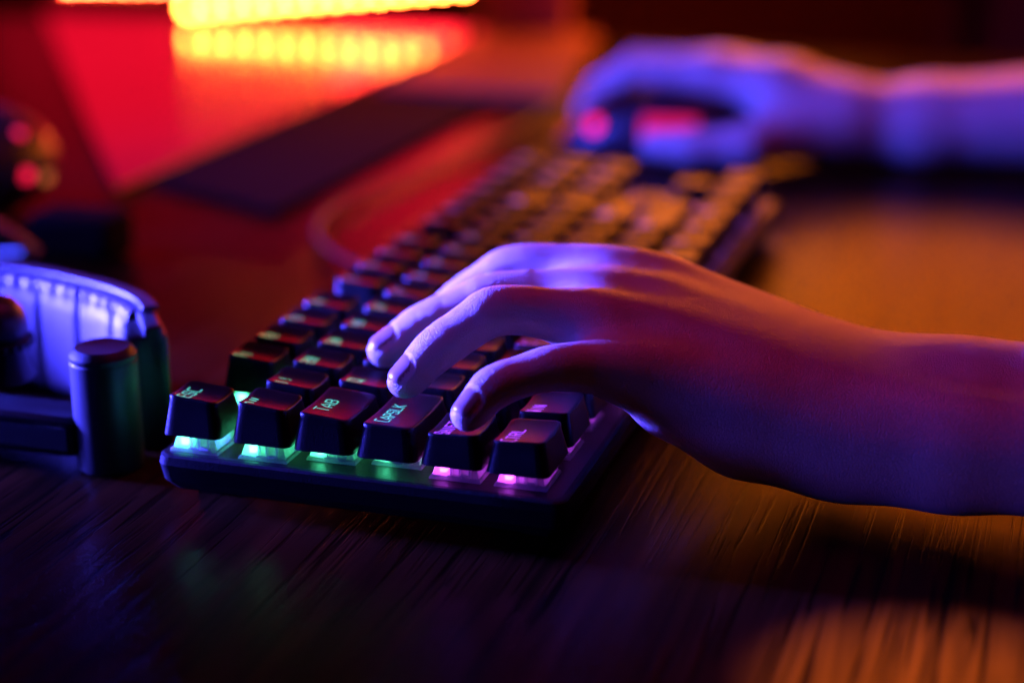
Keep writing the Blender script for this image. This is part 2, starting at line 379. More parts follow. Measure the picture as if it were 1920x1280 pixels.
# squarish stroke lettering, cell 4 wide, 6 high
FONT = {
'A': [[(0,0),(0,3),(2,6),(4,3),(4,0)],[(0.6,2),(4,2)]], 'B': [[(0,0),(0,6),(3.2,6),(4,5),(4,4),(3.2,3.2),(4,2.4),(4,0.8),(3.2,0),(0,0)],[(1,3.2),(3.2,3.2)]],
'C': [[(4,6),(0.8,6),(0,5.2),(0,0.8),(0.8,0),(4,0)]], 'D': [[(0,0),(0,6),(3,6),(4,5),(4,1),(3,0),(0,0)]],
'E': [[(4,6),(0.6,6),(0,5.4),(0,0),(4,0)],[(1,3),(3.4,3)]], 'F': [[(4,6),(0,6),(0,0)],[(1,3.2),(3.4,3.2)]],
'G': [[(4,5),(4,6),(0.8,6),(0,5.2),(0,0),(4,0),(4,3),(2.2,3)]], 'H': [[(0,0),(0,6)],[(4,0),(4,6)],[(0,3),(4,3)]],
'I': [[(2,0),(2,6)]], 'J': [[(4,6),(4,0.8),(3.2,0),(0,0),(0,1.5)]], 'K': [[(0,0),(0,6)],[(4,6),(0.8,3),(4,0)]], 'L': [[(0,6),(0,0),(3.6,0)]],
'M': [[(0,0),(0,6),(2,3.5),(4,6),(4,0)]], 'N': [[(0,0),(0,6),(4,0),(4,6)]], 'O': [[(0.8,0),(0,0.8),(0,5.2),(0.8,6),(3.2,6),(4,5.2),(4,0.8),(3.2,0),(0.8,0)]],
'P': [[(0,0),(0,6),(3.4,6),(4,5.4),(4,3.4),(3.4,2.8),(1,2.8)]], 'Q': [[(4,0),(0,0),(0,6),(4,6),(4,0)],[(2.6,1.6),(4.6,-0.8)]],
'R': [[(0,0),(0,6),(3.4,6),(4,5.4),(4,3.6),(3.4,3),(1,3)],[(2.4,3),(4,0)]], 'S': [[(4,5),(4,6),(0.6,6),(0,5.4),(0,3.6),(0.6,3),(3.4,3),(4,2.4),(4,0.6),(3.4,0),(0,0),(0,1)]],
'T': [[(0,6),(4,6)],[(2,5),(2,0)]], 'U': [[(0,6),(0,0.8),(0.8,0),(3.2,0),(4,0.8),(4,6)]], 'V': [[(0,6),(2,0),(4,6)]], 'W': [[(0,6),(0.8,0),(2,3),(3.2,0),(4,6)]],
'X': [[(0,0),(4,6)],[(0,6),(4,0)]], 'Y': [[(0,6),(2,3),(4,6)],[(2,3),(2,0)]], 'Z': [[(0,6),(4,6),(0,0),(4,0)]],
'0': [[(0,0),(0,6),(4,6),(4,0),(0,0)]], '1': [[(2,0),(2,6)]], '2': [[(0,6),(4,6),(4,3.2),(0,2.8),(0,0),(4,0)]], '3': [[(0,6),(4,6),(4,0),(0,0)],[(1,3),(4,3)]],
'4': [[(0,6),(0,3),(4,3)],[(4,6),(4,0)]], '5': [[(4,6),(0,6),(0,3),(4,3),(4,0),(0,0)]], '6': [[(4,6),(0,6),(0,0),(4,0),(4,3),(0,3)]], '7': [[(0,6),(4,6),(2,0)]],
'8': [[(0,0),(0,6),(4,6),(4,0),(0,0)],[(0,3),(4,3)]], '9': [[(0,0),(4,0),(4,6),(0,6),(0,3),(4,3)]],
'!': [[(2,6),(2,2.6)],[(2,1.0),(2,0.2)]], '@': [[(4,0),(0,0),(0,6),(4,6),(4,2),(2,2),(2,4),(4,4)]], '#': [[(1,0),(1,6)],[(3,0),(3,6)],[(0,2),(4,2)],[(0,4),(4,4)]],
'$': [[(4,5.4),(0,5.4),(0,3),(4,3),(4,0.6),(0,0.6)],[(2,-0.4),(2,6.4)]], '%': [[(0,0),(4,6)],[(0.2,5.4),(1,5.4)],[(3,0.6),(3.8,0.6)]], '^': [[(0,4),(2,6),(4,4)]],
'&': [[(4,0),(0.5,4.5),(1,6),(3,6),(3,4.5),(0,2),(0,0),(2.5,0),(4,2.4)]], '*': [[(2,2),(2,6)],[(0.5,3),(3.5,5)],[(0.5,5),(3.5,3)]], '(': [[(3,6),(1.5,4.5),(1.5,1.5),(3,0)]], ')': [[(1,6),(2.5,4.5),(2.5,1.5),(1,0)]],
'-': [[(0,3),(4,3)]], '=': [[(0,2),(4,2)],[(0,4),(4,4)]], '+': [[(0,3),(4,3)],[(2,1),(2,5)]], '[': [[(3,6),(1,6),(1,0),(3,0)]], ']': [[(1,6),(3,6),(3,0),(1,0)]],
';': [[(2,4.4),(2,3.8)],[(2,1.4),(1.2,-0.4)]], "'": [[(2,6),(2,4)]], '"': [[(1,6),(0.8,3.4)],[(3,6),(2.8,3.4)]], ',': [[(2,1.2),(1.2,-0.8)]], '.': [[(2,0.6),(2,0)]],
'/': [[(0,0),(4,6)]], '\\': [[(0,6),(4,0)]], '`': [[(0.6,5.2),(1.6,5.4),(2.6,4.6),(2.8,3.4)]], '<': [[(4,5.4),(0.4,3),(4,0.6)]], '^u': [[(2,0),(2,6)],[(0,4),(2,6),(4,4)]], '^d': [[(2,6),(2,0)],[(0,2),(2,0),(4,2)]],
'^l': [[(4,3),(0,3)],[(2,5),(0,3),(2,1)]], '^r': [[(0,3),(4,3)],[(2,5),(4,3),(2,1)]], ' ': [],
}
def stroke_mesh(items, f, sw):
    """items: (char, x, y, width, height); f gives the height of the cap's top"""
    V = []; F = []
    for ch, ox, oy, cw, chh in items:
        for pl in FONT.get(ch, []):
            P = [Vector((ox + x/4*cw, oy + y/6*chh)) for x, y in pl]
            for a, b in zip(P, P[1:]):
                d = (b-a); ln = d.length
                if ln < 1e-6: continue
                d = d/ln; n = Vector((-d.y, d.x)) * sw/2; e = d * sw * 0.45
                k = max(1, int(ln/1.2)); m = len(V)
                for i in range(k+1):
                    p = (a-e).lerp(b+e, i/k)
                    for q in (p+n, p-n): V.append((q.x, q.y, f(q.x, q.y) + 0.03))
                for i in range(k): F.append((m+2*i, m+2*i+1, m+2*i+3, m+2*i+2))
    return mesh('legend', V, F)
def layout():
    K = []   # u centre, row, width, legend
    def run(v, u0, L):
        u = u0
        for it in L:
            wdt, leg = it if isinstance(it, tuple) else (1, it)
            if leg is not None: K.append((u + (wdt-1)/2, v, wdt, leg))
            u += wdt
    run(0, 0, ['ESC', (1, None), 'F1', 'F2', 'F3', 'F4', (.5, None), 'F5', 'F6', 'F7', 'F8', (.5, None), 'F9', 'F10', 'F11', 'F12', (.25, None), 'PRT', 'SCR', 'PSE'])
    run(1, 0, [(1, '`"'), (1, '1!'), (1, '2@'), (1, '3#'), (1, '4$'), (1, '5%'), (1, '6^'), (1, '7&'), (1, '8*'), (1, '9('), (1, '0)'), '-', '=', (2, 'BKSP'), (.25, None), 'INS', 'HM', 'PU'])
    run(2, 0, [(1.5, 'TAB'), 'Q', 'W', 'E', 'R', 'T', 'Y', 'U', 'I', 'O', 'P', '[', ']', (1.5, '\\'), (.25, None), 'DEL', 'END', 'PD'])
    run(3, 0, [(1.75, 'CAPSLK'), 'A', 'S', 'D', 'F', 'G', 'H', 'J', 'K', 'L', ';', "'", (2.25, 'ENTER')])
    run(4, 0, [(1.25, 'SHIFT'), '<', 'Z', 'X', 'C', 'V', 'B', 'N', 'M', ',', '.', '/', (2.75, 'SHIFT'), (1.25, None), ('^u')])
    run(5, 0, [(1.25, 'CTRL'), (1.25, 'WIN'), (1.25, 'ALT'), (6.25, ' '), (1.25, 'ALT'), (1.25, 'FN'), (1.25, 'MN'), (1.25, 'CTRL'), (.25, None), '^l', '^d', '^r'])
    return K
kb = empty('keyboard', (165, -50, -16), 'black mechanical keyboard with green and purple backlit keys under the near hand', 'keyboard')
KO = (-165, 50, 16)      # child offset so that children sit in world millimetres
def kp(x, y, z=0): return (x+KO[0], y+KO[1], z+KO[2])
c = MB()
P = rrect(177, 61, 4.0, 0, 8)
prof = [(-2.5, -11.0), (-0.2, -8), (0.6, -3.0), (0.2, -0.6), (-0.5, -0.04)]
V = []; F = []
for off, z in prof:
    for x, y in rrect(177+off, 61+off, 4.0, 0, 8): V.append((x+166, y-51, z))
n = len(V)//len(prof)
for i in range(len(prof)-1):
    for k in range(n): F.append((i*n+k, i*n+(k+1) % n, (i+1)*n+(k+1) % n, (i+1)*n+k))
F.append([(len(prof)-1)*n+k for k in range(n)]); F.append(list(range(n))[::-1])
c.add([kp(*v) for v in V], F)
c.build('case', M['caseb'], kb, deg=14)
pm = MB(); P_ = rrect(175.2, 59.2, 3.0, 0, 8); n = len(P_)
pm.add([kp(x+166, y-51, z) for z in (-0.03, 0.012) for x, y in P_], [[n+k for k in range(n)], list(range(n))[::-1]]+[[k, (k+1) % n, n+(k+1) % n, n+k] for k in range(n)])
pm.build('plate', M['plate'], kb)
for fx, fy in ((10, 0), (325, 0), (10, -100), (325, -100)):
    f_ = MB(); f_.box(fx-9, fx+9, fy-4, fy+4, -16.0, -10.9); o = f_.build('foot', M['matte'], kb); o.location = Vector(KO)*S
for u, v, wu, leg in layout():
    x = u*19.05; y = rowy(v)
    cp = link('keycap', cap_mesh(wu, v), kb, None, False, kp(x, y))
    tx = wu*19.05/2 - 0.5 - 2.2; f = top_fn(v, tx+0.3)
    items = []; sw = 0.44
    if v == 1 and len(leg) == 2 and leg[0] not in 'B':
        x0 = -tx + 0.4
        if leg[0] == '`': items = [('`', x0+0.2, 0.6, 2.6, 5.2), ('"', x0+3.4, 1.4, 3.0, 4.0)]; sw = 0.7
        else: items = [(leg[0], x0, 1.0, 2.5, 3.9), (leg[1], x0+3.6, 1.6, 2.5, 3.6)]
    elif leg.startswith('^'): items = [(leg, -tx+1.5, 1.0, 3, 4)]
    elif len(leg) == 1: items = [(leg, -tx+1.4, 1.2, 2.8, 4.0)]
    elif leg.strip():
        st = {'TAB': -6.0, 'CAPSLK': -10.0}.get(leg, -tx + 0.5)
        adv = {'ESC': 3.15, 'TAB': 3.3, 'CAPSLK': 2.55, 'CTRL': 2.9, 'SHIFT': 2.35}.get(leg, 2.6)
        if u > 5 and len(leg) > 3: adv = 2.4
        hb = 3.9 if leg == 'ESC' else 4.1
        for i, ch in enumerate(leg):
            hh = hb if i == 0 or leg in ('ESC',) else hb*0.84
            items.append((ch, st + i*adv, 1.2, adv*0.64, hh))
    if items:
        me = stroke_mesh(items, f, sw); me.materials.append(led_mat(v, x)[1])
        lg = link('legend', me, cp, None, False)
    so = link('switch', SW, kb, None, False, kp(x, y))
    link('stem', STEM, so, None, False)
    link('led', led_mesh(v, x), so, None, False)
cab = tube('cable', [kp(*p) for p in [(196, 6, -7), (207, 22, -7), (226, 44, -11), (256, 72, -13), (284, 88, -13.2), (322, 96, -13.2), (370, 92, -13.2), (450, 78, -13.2), (560, 66, -13.2), (690, 80, -13.2)]], 1.4, M['cable'], kb)

# ------------------------------------------------------------------ signed-distance modelling for hands
def cone_d(p, a, ra, b, rb):
    a = np.asarray(a, float); b = np.asarray(b, float); ab = b-a; L2 = ab@ab
    t = np.clip(((p-a)@ab)/L2, 0, 1)
    d = p - a - t[..., None]*ab
    return np.sqrt((d*d).sum(-1)) - (ra + (rb-ra)*t)
def smin(a, b, k):
    h = np.clip(0.5 + 0.5*(b-a)/k, 0, 1)
    return b*(1-h) + a*h - k*h*(1-h)
def body_sdf(p, groups):
    """groups: list of (k_join, k_inside, [cones]); cones (a, ra, b, rb)"""
    tot = None
    for kj, ki, cones in groups:
        g = None
        for c_ in cones:
            d = cone_d(p, *c_)
            g = d if g is None else smin(g, d, ki)
        tot = g if tot is None else smin(tot, g, kj)
    return tot
def surface_nets(f, lo, h):
    nx, ny, nz = f.shape
    ins = f < 0
    c = [(i, j, k) for i in (0, 1) for j in (0, 1) for k in (0, 1)]
    cnt = sum(ins[i:nx-1+i, j:ny-1+j, k:nz-1+k].astype(np.int8) for i, j, k in c)
    act = (cnt > 0) & (cnt < 8)
    idx = -np.ones(act.shape, np.int64); A = np.argwhere(act); idx[act] = np.arange(len(A))
    acc = np.zeros((len(A), 3)); n = np.zeros(len(A))
    for a in c:
        for ax in range(3):
            if a[ax] == 1: continue
            b = list(a); b[ax] = 1
            fa = f[A[:, 0]+a[0], A[:, 1]+a[1], A[:, 2]+a[2]]; fb = f[A[:, 0]+b[0], A[:, 1]+b[1], A[:, 2]+b[2]]
            m = (fa < 0) != (fb < 0)
            t = np.where(m, fa/(fa-fb+1e-12), 0)
            q = np.tile(np.array(a, float), (len(A), 1)); q[:, ax] += t
            acc[m] += q[m]; n[m] += 1
    V = (A + acc/n[:, None])*h + lo
    F = []
    for ax in range(3):
        sl0 = [slice(None)]*3; sl1 = [slice(None)]*3; sl0[ax] = slice(0, -1); sl1[ax] = slice(1, None)
        e = ins[tuple(sl0)] != ins[tuple(sl1)]
        E_ = np.argwhere(e); o1, o2 = [(1, 2), (2, 0), (0, 1)][ax]
        ok = (E_[:, o1] > 0) & (E_[:, o2] > 0) & (E_[:, o1] < f.shape[o1]-1) & (E_[:, o2] < f.shape[o2]-1); E_ = E_[ok]
        def ii(d1, d2):
            q = E_.copy(); q[:, o1] -= d1; q[:, o2] -= d2; return idx[q[:, 0], q[:, 1], q[:, 2]]
        Q = np.stack([ii(1, 1), ii(0, 1), ii(0, 0), ii(1, 0)], 1)
        s = ins[E_[:, 0], E_[:, 1], E_[:, 2]]
        Q[~s] = Q[~s][:, ::-1]
        F.append(Q)
    return V, np.concatenate(F)
def subdiv(V, F):
    E_ = np.sort(np.stack([F, np.roll(F, -1, 1)], 2).reshape(-1, 2), 1)
    U, inv = np.unique(E_, axis=0, return_inverse=True); inv = inv.reshape(len(F), 4)
    n = len(V); em = (V[U[:, 0]]+V[U[:, 1]])/2; fm = V[F].mean(1)
    V2 = np.concatenate([V, em, fm]); e = inv+n; f = np.arange(len(F))+n+len(U)
    Q = [np.stack([F[:, i], e[:, i], f, e[:, i-1]], 1) for i in range(4)]
    return V2, np.concatenate(Q)
def make_body(groups, h, sub, iters=3):
    pts = []
    for g in groups:
        for a, ra, b, rb in g[2]: pts += [np.array(a)-ra, np.array(a)+ra, np.array(b)-rb, np.array(b)+rb]
    lo = np.min(pts, 0)-4; hi = np.max(pts, 0)+4
    n = np.ceil((hi-lo)/h).astype(int)+1
    f = np.empty(n)
    ys = lo[1]+np.arange(n[1])*h; zs = lo[2]+np.arange(n[2])*h
    Y, Z = np.meshgrid(ys, zs, indexing='ij')
    for i in range(0, n[0], 8):
        xs = lo[0]+np.arange(i, min(i+8, n[0]))*h
        p = np.empty((len(xs), n[1], n[2], 3)); p[..., 0] = xs[:, None, None]; p[..., 1] = Y; p[..., 2] = Z
        f[i:i+len(xs)] = body_sdf(p, groups)
    V, F = surface_nets(f, lo, h)
    def project(V, it):
        for _ in range(it):
            d = body_sdf(V, groups); e = 0.05
            g = np.stack([(body_sdf(V+np.eye(3)[k]*e, groups)-d)/e for k in range(3)], 1)
            V = V - (d/np.maximum((g*g).sum(1), 0.05))[:, None]*g
        return V, g/np.linalg.norm(g, axis=1, keepdims=True)
    V, g = project(V, iters)
    for _ in range(sub):
        V, F = subdiv(V, F); V, g = project(V, 2)
    return V, F, g
def relax(V, F, wgt, its):
    """soften small ridges where the weight is above zero"""
    e = np.concatenate([F[:, [0, 1]], F[:, [1, 2]], F[:, [2, 3]], F[:, [3, 0]]])
    n = len(V); deg = np.bincount(e[:, 0], minlength=n) + np.bincount(e[:, 1], minlength=n)
    for _ in range(its):
        acc = np.stack([np.bincount(e[:, 0], V[e[:, 1], k], n) + np.bincount(e[:, 1], V[e[:, 0], k], n) for k in range(3)], 1)
        V = V + (0.6*wgt)[:, None]*(acc/np.maximum(deg, 1)[:, None] - V)
    return V
def lerp(a, b, t): return tuple(np.array(a)*(1-t)+np.array(b)*t)

# ---- near (left) hand: tip, finger joints, knuckle in world millimetres
FING = {
 'pinky':  [(-5.6, -83.2, 20.6, 4.9), (1.0, -88.6, 27.0, 6.0), (11, -102.4, 30.8, 6.8), (27, -126.0, 27.5, 9.0)],
 'ring':   [(12.3, -58.0, 21.6, 5.2), (18, -65.6, 30.0, 6.3), (27, -81.0, 41.2, 7.1), (43, -116.5, 34.5, 9.4)],
 'middle': [(35, -43.0, 22.0, 5.4), (41.5, -53.2, 28.8, 6.5), (50, -74.3, 38.2, 7.2), (61, -114.5, 37.0, 9.6)],
 'index':  [(62, -47, 21.6, 5.6), (66, -57, 29.6, 6.8), (72, -71.5, 40.6, 7.3), (79, -112.0, 38.6, 9.6)],
}
def spline(P, cs):
    """joint path (x, y, z, radius) with each inner corner cut back by the share c of its bones"""
    P = [np.array(p, float) for p in P]; out = [P[0]]
    for q in range(1, len(P)-1):
        c = cs[q-1]; A_ = P[q]*(1-c)+P[q-1]*c; B_ = P[q]*(1-c)+P[q+1]*c; m = 3 if c < 0.3 else 6
        if q > 1 and cs[q-2]+c > 0.99: m_0 = 1
        else: m_0 = 0
        out += [A_*(1-t)**2 + P[q]*2*t*(1-t) + B_*t*t for t in [k_/m for k_ in range(m_0, m+1)]]
    return out + [P[-1]]
def chain(path): return [(tuple(a[:3]), a[3], tuple(b[:3]), b[3]) for a, b in zip(path, path[1:])]
def hand_groups():
    palm = []; FULL = {}
    wr = {'pinky': (43, -182, 8), 'ring': (52, -186, 10.5), 'middle': (62, -188, 11.5), 'index': (72, -186, 11)}
    for n_, J in FING.items():
        a = np.array(J[3][:3]); b = np.array(wr[n_]); m_ = a*0.5+b*0.5+np.array([0, 0, 2.2])
        FULL[n_] = list(J) + [tuple(a*0.75+b*0.25+np.array([0, 0, -0.2]))+(J[3][3]+0.6,), tuple(m_-np.array([0, 0, 1.2]))+(11.2,), tuple(b)+(13.8,)]
    # webbing
    for p_, q_ in (('pinky', 'ring'), ('ring', 'middle'), ('middle', 'index')):
        A = lerp(FING[p_][3][:3], FING[p_][2][:3], 0.30); B = lerp(FING[q_][3][:3], FING[q_][2][:3], 0.30)
        A = (A[0], A[1], A[2]-3.5); B = (B[0], B[1], B[2]-3.5)
        palm.append((A, 5.2, B, 5.2))
    # heel, ball of the thumb and palm filling
    palm += [((29, -131, 16.5), 10.5, (38, -152, 9.5), 14.5), ((38, -152, 9.5), 14.5, (44, -178, 5.5), 15.0),
             ((76, -134, 18), 11, (68, -170, 6), 14.5), ((50, -128, 26), 10, (55, -165, 12), 14)]
    groups = [(10, 9, palm)]
    for n_, J in FING.items():
        c_ = chain(spline(FULL[n_], [0.22, 0.20, 0.5, 0.5, 0.5]))
        t = np.array(J[0][:3]); d = np.array(J[1][:3]); ax = (d-t)/np.linalg.norm(d-t); up = np.array([0, 0, 1.]) - ax*ax[2]; up /= np.linalg.norm(up)
        pd = t + ax*1.5 - up*0.9; c_.append((tuple(pd), J[0][3]*0.97, tuple(t+ax*5-up*1.0), J[0][3]*0.98))
        groups.append((9, 0.9, c_))
    # thumb, reaching over the space bar
    groups.append((9, 6, [((74, -160, 8), 13, (88, -132, 11), 10.5), ((88, -132, 11), 10.5, (86, -108, 17), 8.6), ((86, -108, 17), 8.6, (80, -88, 22.5), 7.2)]))
    # forearm
    groups.append((14, 12, [((44, -176, 6.0), 14.6, (43, -208, 6.6), 16.0), ((43, -208, 6.6), 16.0, (44, -290, 9), 21), ((44, -290, 9), 21, (52, -470, 18), 33),
                            ((67, -176, 10.0), 14.6, (66, -208, 12.4), 16.6), ((66, -208, 12.4), 16.6, (74, -290, 14), 23), ((74, -290, 14), 23, (86, -470, 24), 37)]))
    return groups
def finish_hand(name, V, F, g, fingers, parent, label, off, roll=0.0):
    """displace nails and joints, store crease attributes, link the mesh"""
    crease = np.zeros(len(V)); along = np.zeros(len(V)); nailm = np.zeros(len(V)); disp = np.zeros(len(V))
    for J in fingers:
        P = [np.array(j[:3], float) for j in J]; R_ = [j[3] for j in J]
        s0 = 0
        for q in (1, 2):
            ax = (P[q-1]-P[q+1]).astype(float); ax /= np.linalg.norm(ax)
            up = np.array([0, 0, 1.]) - ax*ax[2]; up /= np.linalg.norm(up)
            r = V - P[q]; s = r@ax; h = r@up; dist = np.linalg.norm(r - s[:, None]*ax, axis=1)
            near = dist < R_[q]*1.45
            m = np.exp(-(s/(6.0 if q == 2 else 4.2))**2)*np.clip((h/R_[q]+0.15)/0.7, 0, 1)*near
            up_ = m > crease
            along[up_] = s[up_]; crease = np.maximum(crease, m)
            for k, dep in ((-1.9, .03), (0.15, .06), (2.3, .03)):
                disp -= dep*np.exp(-((s-k+0.25*np.sin(h*1.3))/0.42)**2)*np.clip(h/R_[q], 0, 1)*near*(np.abs(s) < 8)
        ax = (P[0]-P[1]).astype(float); ax /= np.linalg.norm(ax)
        up = np.array([0, 0, 1.]) - ax*ax[2]; up /= np.linalg.norm(up); sd = np.cross(ax, up)
        if sd[0] > 0: sd = -sd
        up, sd = up*math.cos(roll)+sd*math.sin(roll), sd*math.cos(roll)-up*math.sin(roll)
        r = V - P[0]; s = r@ax; h = r@up; t = r@sd
        rr = R_[0]
        # nail: rounded rectangle in (s, t)
        cs = -1.2; hl = 4.9*rr/5.7; hw = 3.9*rr/5.7
        qx = np.abs(s-cs)-(hl-2.0); qy = np.abs(t)-(hw-1.6)
        dd = np.sqrt(np.maximum(qx, 0)**2+np.maximum(qy, 0)**2)+np.minimum(np.maximum(qx, qy), 0)-1.8
        on = (h > rr*0.12) & (np.linalg.norm(r, axis=1) < 14)
        disp += on*np.where(dd < 0, -0.03, 0)
        disp -= on*0.30*np.exp(-((dd-0.15)/0.42)**2)
        disp += on*0.12*np.exp(-((dd-1.3)/0.8)**2)*(s < cs+hl-1)
        nailm = np.maximum(nailm, on & (dd < -0.15))
    V = V + g*disp[:, None]
    V = V - np.array(off)
    me = bpy.data.meshes.new(name)
    me.vertices.add(len(V)); me.vertices.foreach_set('co', (V*S).astype(np.float32).ravel())
    me.loops.add(len(F)*4); me.loops.foreach_set('vertex_index', F.astype(np.int32).ravel())
    me.polygons.add(len(F)); me.polygons.foreach_set('loop_start', np.arange(0, len(F)*4, 4, dtype=np.int32))
    me.materials.append(M['skin']); me.materials.append(M['nail'])
    fm = (nailm[F].mean(1) > 0.5).astype(np.int32); me.polygons.foreach_set('material_index', fm)
    me.update(calc_edges=True); me.validate()
    for nm, arr in (('crease', crease), ('along', along)):
        a = me.attributes.new(nm, 'FLOAT', 'POINT'); a.data.foreach_set('value', arr.astype(np.float32))
    o = link(name, me, parent, None, True)
    if label: o['label'] = label
    return o
PO = (150, -330, -16)
person = empty('person', PO, 'person with bare forearms, one hand on the keyboard and one on the mouse', 'person')
V, F, g = make_body(hand_groups(), 1.35, 1, 2)
V = relax(V, F, np.clip((-84 + 24*np.clip((V[:, 0]-10)/55, 0, 1) - V[:, 1])/12, 0, 1), 90)
finish_hand('arm', V, F, g, list(FING.values()), person, 'sharp near forearm and hand, curled over the left end of the keyboard', PO, 0.2)

# ---- far (right) hand on the mouse, out of focus
RF = [
 [(505, 24, 3, 6.0), (505, 16, 13, 6.6), (503, -3, 26, 7.6), (500, -48, 27, 10)],
 [(524, 28, 3, 6.0), (524, 19, 14, 6.8), (522, -2, 28, 7.8), (518, -50, 29, 10)],
 [(541, 18, 0, 5.8), (541, 11, 10, 6.4), (540, -6, 24, 7.4), (535, -56, 26, 9.6)],
 [(556, 2, -5, 5.2), (557, -4, 4, 5.8), (556, -18, 16, 6.6), (549, -62, 20, 9.0)],
]
pal = []
for J, wv in zip(RF, ((492, -118, 8), (502, -120, 9), (512, -120, 9), (522, -117, 6))):
    m_ = lerp(J[3][:3], wv, 0.5); m_ = (m_[0], m_[1], m_[2]+2)
    pal += [(J[3][:3], J[3][3], m_, 12.5), (m_, 12.5, wv, 15.5)]
pal += [((488, -92, 4), 13, (500, -116, 2), 15)]
rg = [(12, 12, pal)]
for J in RF: rg.append((7, 4, [(a[:3], a[3], b[:3], b[3]) for a, b in zip(J, J[1:])]))
rg.append((12, 6, [((462, -27, -4.5), 8.2, (459, -48, -3.6), 9.2), ((459, -48, -3.6), 9.2, (463, -76, -1.5), 11.5), ((463, -76, -1.5), 11.5, (484, -100, 3), 15)]))
rg.append((14, 12, [((498, -116, 3.5), 16.5, (506, -160, 5), 19.5), ((506, -160, 5), 19.5, (520, -260, 10), 26), ((520, -260, 10), 26, (525, -420, 22), 36), ((525, -420, 22), 36, (530, -640, 26), 42),
                    ((520, -116, 5), 16, (528, -160, 6), 19.5), ((528, -160, 6), 19.5, (545, -260, 12), 27), ((545, -260, 12), 27, (555, -420, 24), 38), ((555, -420, 24), 38, (562, -640, 30), 45)]))
V, F, g = make_body(rg, 2.0, 0)
V = relax(V, F, np.clip((-20 - V[:, 1])/40, 0, 1), 20)
finish_hand('arm', V, F, g, RF, person, 'blurred far forearm and hand, resting on the mouse', PO)

# ------------------------------------------------------------------ mouse
mo = empty('mouse', (508, -20, DZ), 'dark computer mouse with glowing red lights under the far hand', 'mouse')
V = []; F = []; nu, nv = 40, 14
for j in range(nv+1):
    t = j/nv
    for i in range(nu):
        a = 2*math.pi*i/nu; ca, sa = math.cos(a), math.sin(a)
        L = 60 if sa > 0 else 58
        Wd = 31 - 3.5*math.exp(-((sa-0.1)/0.45)**2)
        r = math.cos(t*math.pi/2)**0.55 if t < 1 else 0
        y = L*sa*r; x = Wd*ca*r
        z = math.sin(t*math.pi/2)**0.9 * (30 - 10*(y/60+0.25)**2*1.4)
        V.append((x, y, 2+max(z, 0)))
F = [(j*nu+i, j*nu+(i+1) % nu, (j+1)*nu+(i+1) % nu, (j+1)*nu+i) for j in range(nv) for i in range(nu)]
F.append(list(range(nu))[::-1])
mm = MB(); mm.add(V, F); mm.build('shell', M['mouse'], mo, deg=70)
mb = MB(); mb.add([(x*0.96, y*0.96, z) for z in (0, 1.9) for x, y, _ in V[:nu]], [[k, (k+1) % nu, nu+(k+1) % nu, nu+k] for k in range(nu)] + [list(range(nu))[::-1], [nu+k for k in range(nu)]])
mb.build('base', M['matte'], mo)
RED = emit_mat('red_light', (1.0, 0.004, 0.05), 2.2)
rs = MB(); rs.lathe([(4.2, -1.5), (4.2, 1.2), (3.2, 2.0)], 24, (0, 0, 0)); o = rs.build('light', RED, mo)
o.location = Vector((-21, 33, 15))*S; o.rotation_euler = (0, math.radians(-75), math.radians(-35))
rs = MB(); rs.box(-1.2, 1.2, -17, 13, -6, 6); o = rs.build('side_light', emit_mat('dim_red_light', (1.0, 0.006, 0.03), 0.75), mo, bevel=1.0)
o.location = Vector((-28.3, -8, 17))*S; o.rotation_euler = (0, math.radians(24), 0)
wh = MB(); wh.lathe([(9, -3.5), (10.5, -2.5), (10.5, 2.5), (9, 3.5)], 32, M=Matrix.Rotation(math.radians(90), 3, 'Y')); o = wh.build('scroll_wheel', M['black'], mo); o.location = Vector((0, 34, 17))*S

# ------------------------------------------------------------------ light strip, slab, boards at the back
ls = empty('light_strip', (870, 330, -16), 'glowing yellow and red dotted light strip at the top left', 'light strip')
def lp(x, y, z): return (x-870, y-330, z+16)
C3 = np.array((-436.7, -232.3, 192.5))
SA = np.array((835.0, 434.7, 0.5)); SB = np.array((905.0, 231.7, 17.0))
LEDM = emit_mat('strip_led', (1.0, 0.14, 0.018), 230.0)
sd_ = (SB-SA)/np.linalg.norm(SB-SA)
bar = MB()
q = [SA-sd_*12, SB+sd_*8]
tube('housing', [lp(*(q[0]+np.array([6, 0, 4]))), lp(*((q[0]+q[1])/2+np.array([6, 0, 4]))), lp(*(q[1]+np.array([6, 0, 4])))], 5, M['matte'], ls)
for k in range(14):
    p = SA + (SB-SA)*k/13.0
    m = MB(); m.lathe([(3.4, -1.2), (3.4, 0.4), (2.2, 1.4)], 16)
    o = m.build('led', LEDM, ls); o.location = Vector(lp(*p))*S; o.rotation_euler = (0, math.radians(-90), math.radians(18))
for p, nm in ((SA, 'bracket'), (SB, 'bracket')):
    m = MB(); x_, y_, z_ = lp(*p); m.box(x_+3, x_+9, y_-3, y_+3, 4.2, z_+2); m.build(nm, M['matte'], ls)
ls2 = empty('light_strip', (960, 520, -16), 'shorter glowing red and yellow light strip in the top left corner', 'light strip')
LEDM2 = emit_mat('strip_led_red', (1.0, 0.07, 0.02), 420.0)
SA2 = np.array((1076.7, 687.3, -16.5)); SB2 = np.array((1106.4, 590.9, -17))
for k in range(7):
    p = SA2 + (SB2-SA2)*k/6.0
    m = MB(); m.lathe([(3.4, -1.2), (3.4, 0.4), (2.2, 1.4)], 16)
    o = m.build('led', LEDM2, ls2); o.location = Vector((p[0]-960, p[1]-520, p[2]+16))*S; o.rotation_euler = (0, math.radians(-90), math.radians(18))
q = [SA2+np.array([6, 0, 4]), (SA2+SB2)/2+np.array([6, 0, 4]), SB2+np.array([6, 0, 4])]
